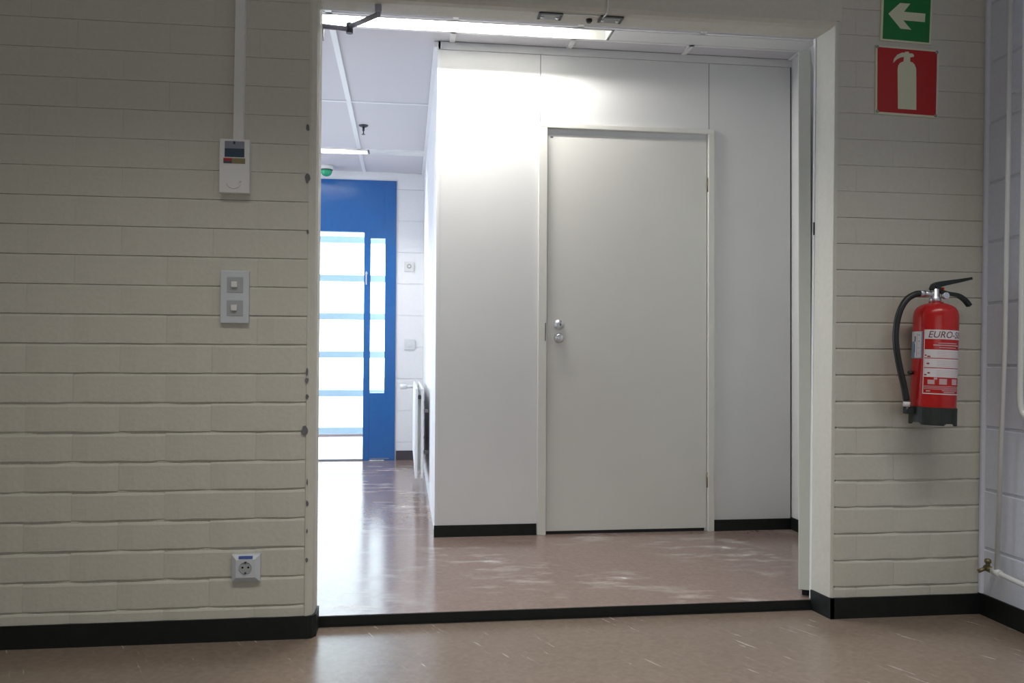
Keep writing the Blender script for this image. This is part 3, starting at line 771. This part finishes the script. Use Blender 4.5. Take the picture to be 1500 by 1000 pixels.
for (p0, p1, za, zb) in ((8, 62, 1.024, 1.027), (-4, 72, 1.016, 1.020), (10, 60, 1.008, 1.011), (-24, 110, .858, .860), (-24, 110, .863, .865), (-24, 80, .868, .870), (20, 70, .853, .8555), (25, 60, .847, .850), (-18, -8, .849, .853),
                         (-15, 2, .876, .892), (13, 33, .876, .897), (48, 70, .876, .897), (0, 8, .893, .901)):
    patch(MB(), p0, p1, zl(za), zl(zb), .0006).build('label_print', M['pink'], main)
for (p0, p1, z) in ((-24, -20, .981), (-18, -10, .977), (-19, -12, .951), (-24, -18, .910), (-16, -10, .917)):
    patch(MB(), p0, p1, zl(z - .003), zl(z + .002), .0007).build('label_symbol', M['redp'], main)
ln = MB()
for za in (.994, .988, .982, .976, .961, .955, .949, .943, .926, .920, .914, .908): patch(ln, 6, 90, zl(za - .0006), zl(za + .0006), .0007)
ln.build('label_lines', M['pink'], main)
s2 = patch(MB(), -84, -31, zl(.968), zl(1.068), .0004).build('service_label', M['bluelabel'], ex)
w2 = MB(); patch(w2, -58, -35, zl(.971), zl(1.067), .0006); patch(w2, -82, -56, zl(1.030), zl(1.067), .0006)
w2.build('service_paper', M['label'], s2)
m2 = MB()
for (p0, p1, za, zb) in ((-60, -55, 1.030, 1.050), (-60, -57, .99, 1.02), (-50, -49, .975, 1.06), (-44, -41, 1.052, 1.056), (-44, -41, 1.03, 1.033), (-44, -42, 1.005, 1.008), (-44, -42, .985, .988)):
    patch(m2, p0, p1, zl(za), zl(zb), .0008)
m2.build('service_marks', M['darkink'], s2)
# header lettering
cu = bpy.data.curves.new('lettering', 'FONT'); cu.body = 'EURO-SIS'; cu.size = .0335; cu.shear = 0.22; cu.offset = .0001
to = bpy.data.objects.new('lettering_source', cu); COL.objects.link(to)
bpy.context.view_layer.update()
me = bpy.data.meshes.new_from_object(to.evaluated_get(bpy.context.evaluated_depsgraph_get()))
bpy.data.objects.remove(to); bpy.data.curves.remove(cu)
bm = bmesh.new(); bm.from_mesh(me)
bmesh.ops.triangulate(bm, faces=bm.faces[:])
xm = max(v_.co.x for v_ in bm.verts)
for v_ in bm.verts:
    v_.co = onc(R(-18) + v_.co.x * (R(100) / xm), zl(1.0455) + v_.co.y, ER + .0008) - Vector((EX, EY, EZ))
bm.to_mesh(me); bm.free(); me.materials.clear(); me.materials.append(M['ink'])
lo = bpy.data.objects.new('lettering', me); COL.objects.link(lo); lo.parent = main
ex.rotation_euler = (0, R(2.3), 0)

# ------------------------------------------------------------------ heating pipes on the right wall
hp = thing('heating_pipe', (1.88, -.2, .19), 'white heating pipes running down the grey wall to a low elbow', 'pipe')
MB().tube([(1.866, -.158, .188), (1.882, -.186, 1.03), (1.905, -.214, 2.88)], .0085, 14).build('vertical_pipe', M['pipe'], hp)
MB().tube([(1.868, -.13, .189), (1.866, -.158, .188), (1.864, -.35, .176), (1.862, -1.6, .150)], .0095, 14).build('low_pipe', M['pipe'], hp)
MB().tube([(1.868, -.138, .189), (1.865, -.18, .187)], .0135, 14).build('tee', M['pipe'], hp)
tv = MB().tube([(1.868, -.135, .189), (1.870, -.095, .190)], .0115, 14)
tv.tube([(1.869, -.108, .190), (1.869, -.108, .222)], .008, 12)
tv.tube([(1.858, -.108, .190), (1.835, -.100, .178)], .007, 12)
tv.lathe([(.012, .0), (.012, .010), (.007, .014)], (1.869, -.108, .212), 'z', 12)
tv.build('drain_valve', M['brass'], hp)
MB().box(1.890, 1.955, -.204, -.192, 1.945, 1.958).build('pipe_clip', M['pipe'], hp)
hp2 = thing('bent_pipe', (1.88, -.27, .78), 'white pipe at the right edge bending toward the viewer', 'pipe')
MB().tube(spline([(1.905, -.290, 2.88), (1.890, -.272, 1.60), (1.884, -.262, 1.0), (1.882, -.260, .84), (1.882, -.270, .785), (1.881, -.300, .762), (1.880, -.36, .756), (1.878, -.9, .745), (1.876, -1.5, .735)], 5), .0105, 14).build('pipe', M['pipe'], hp2)
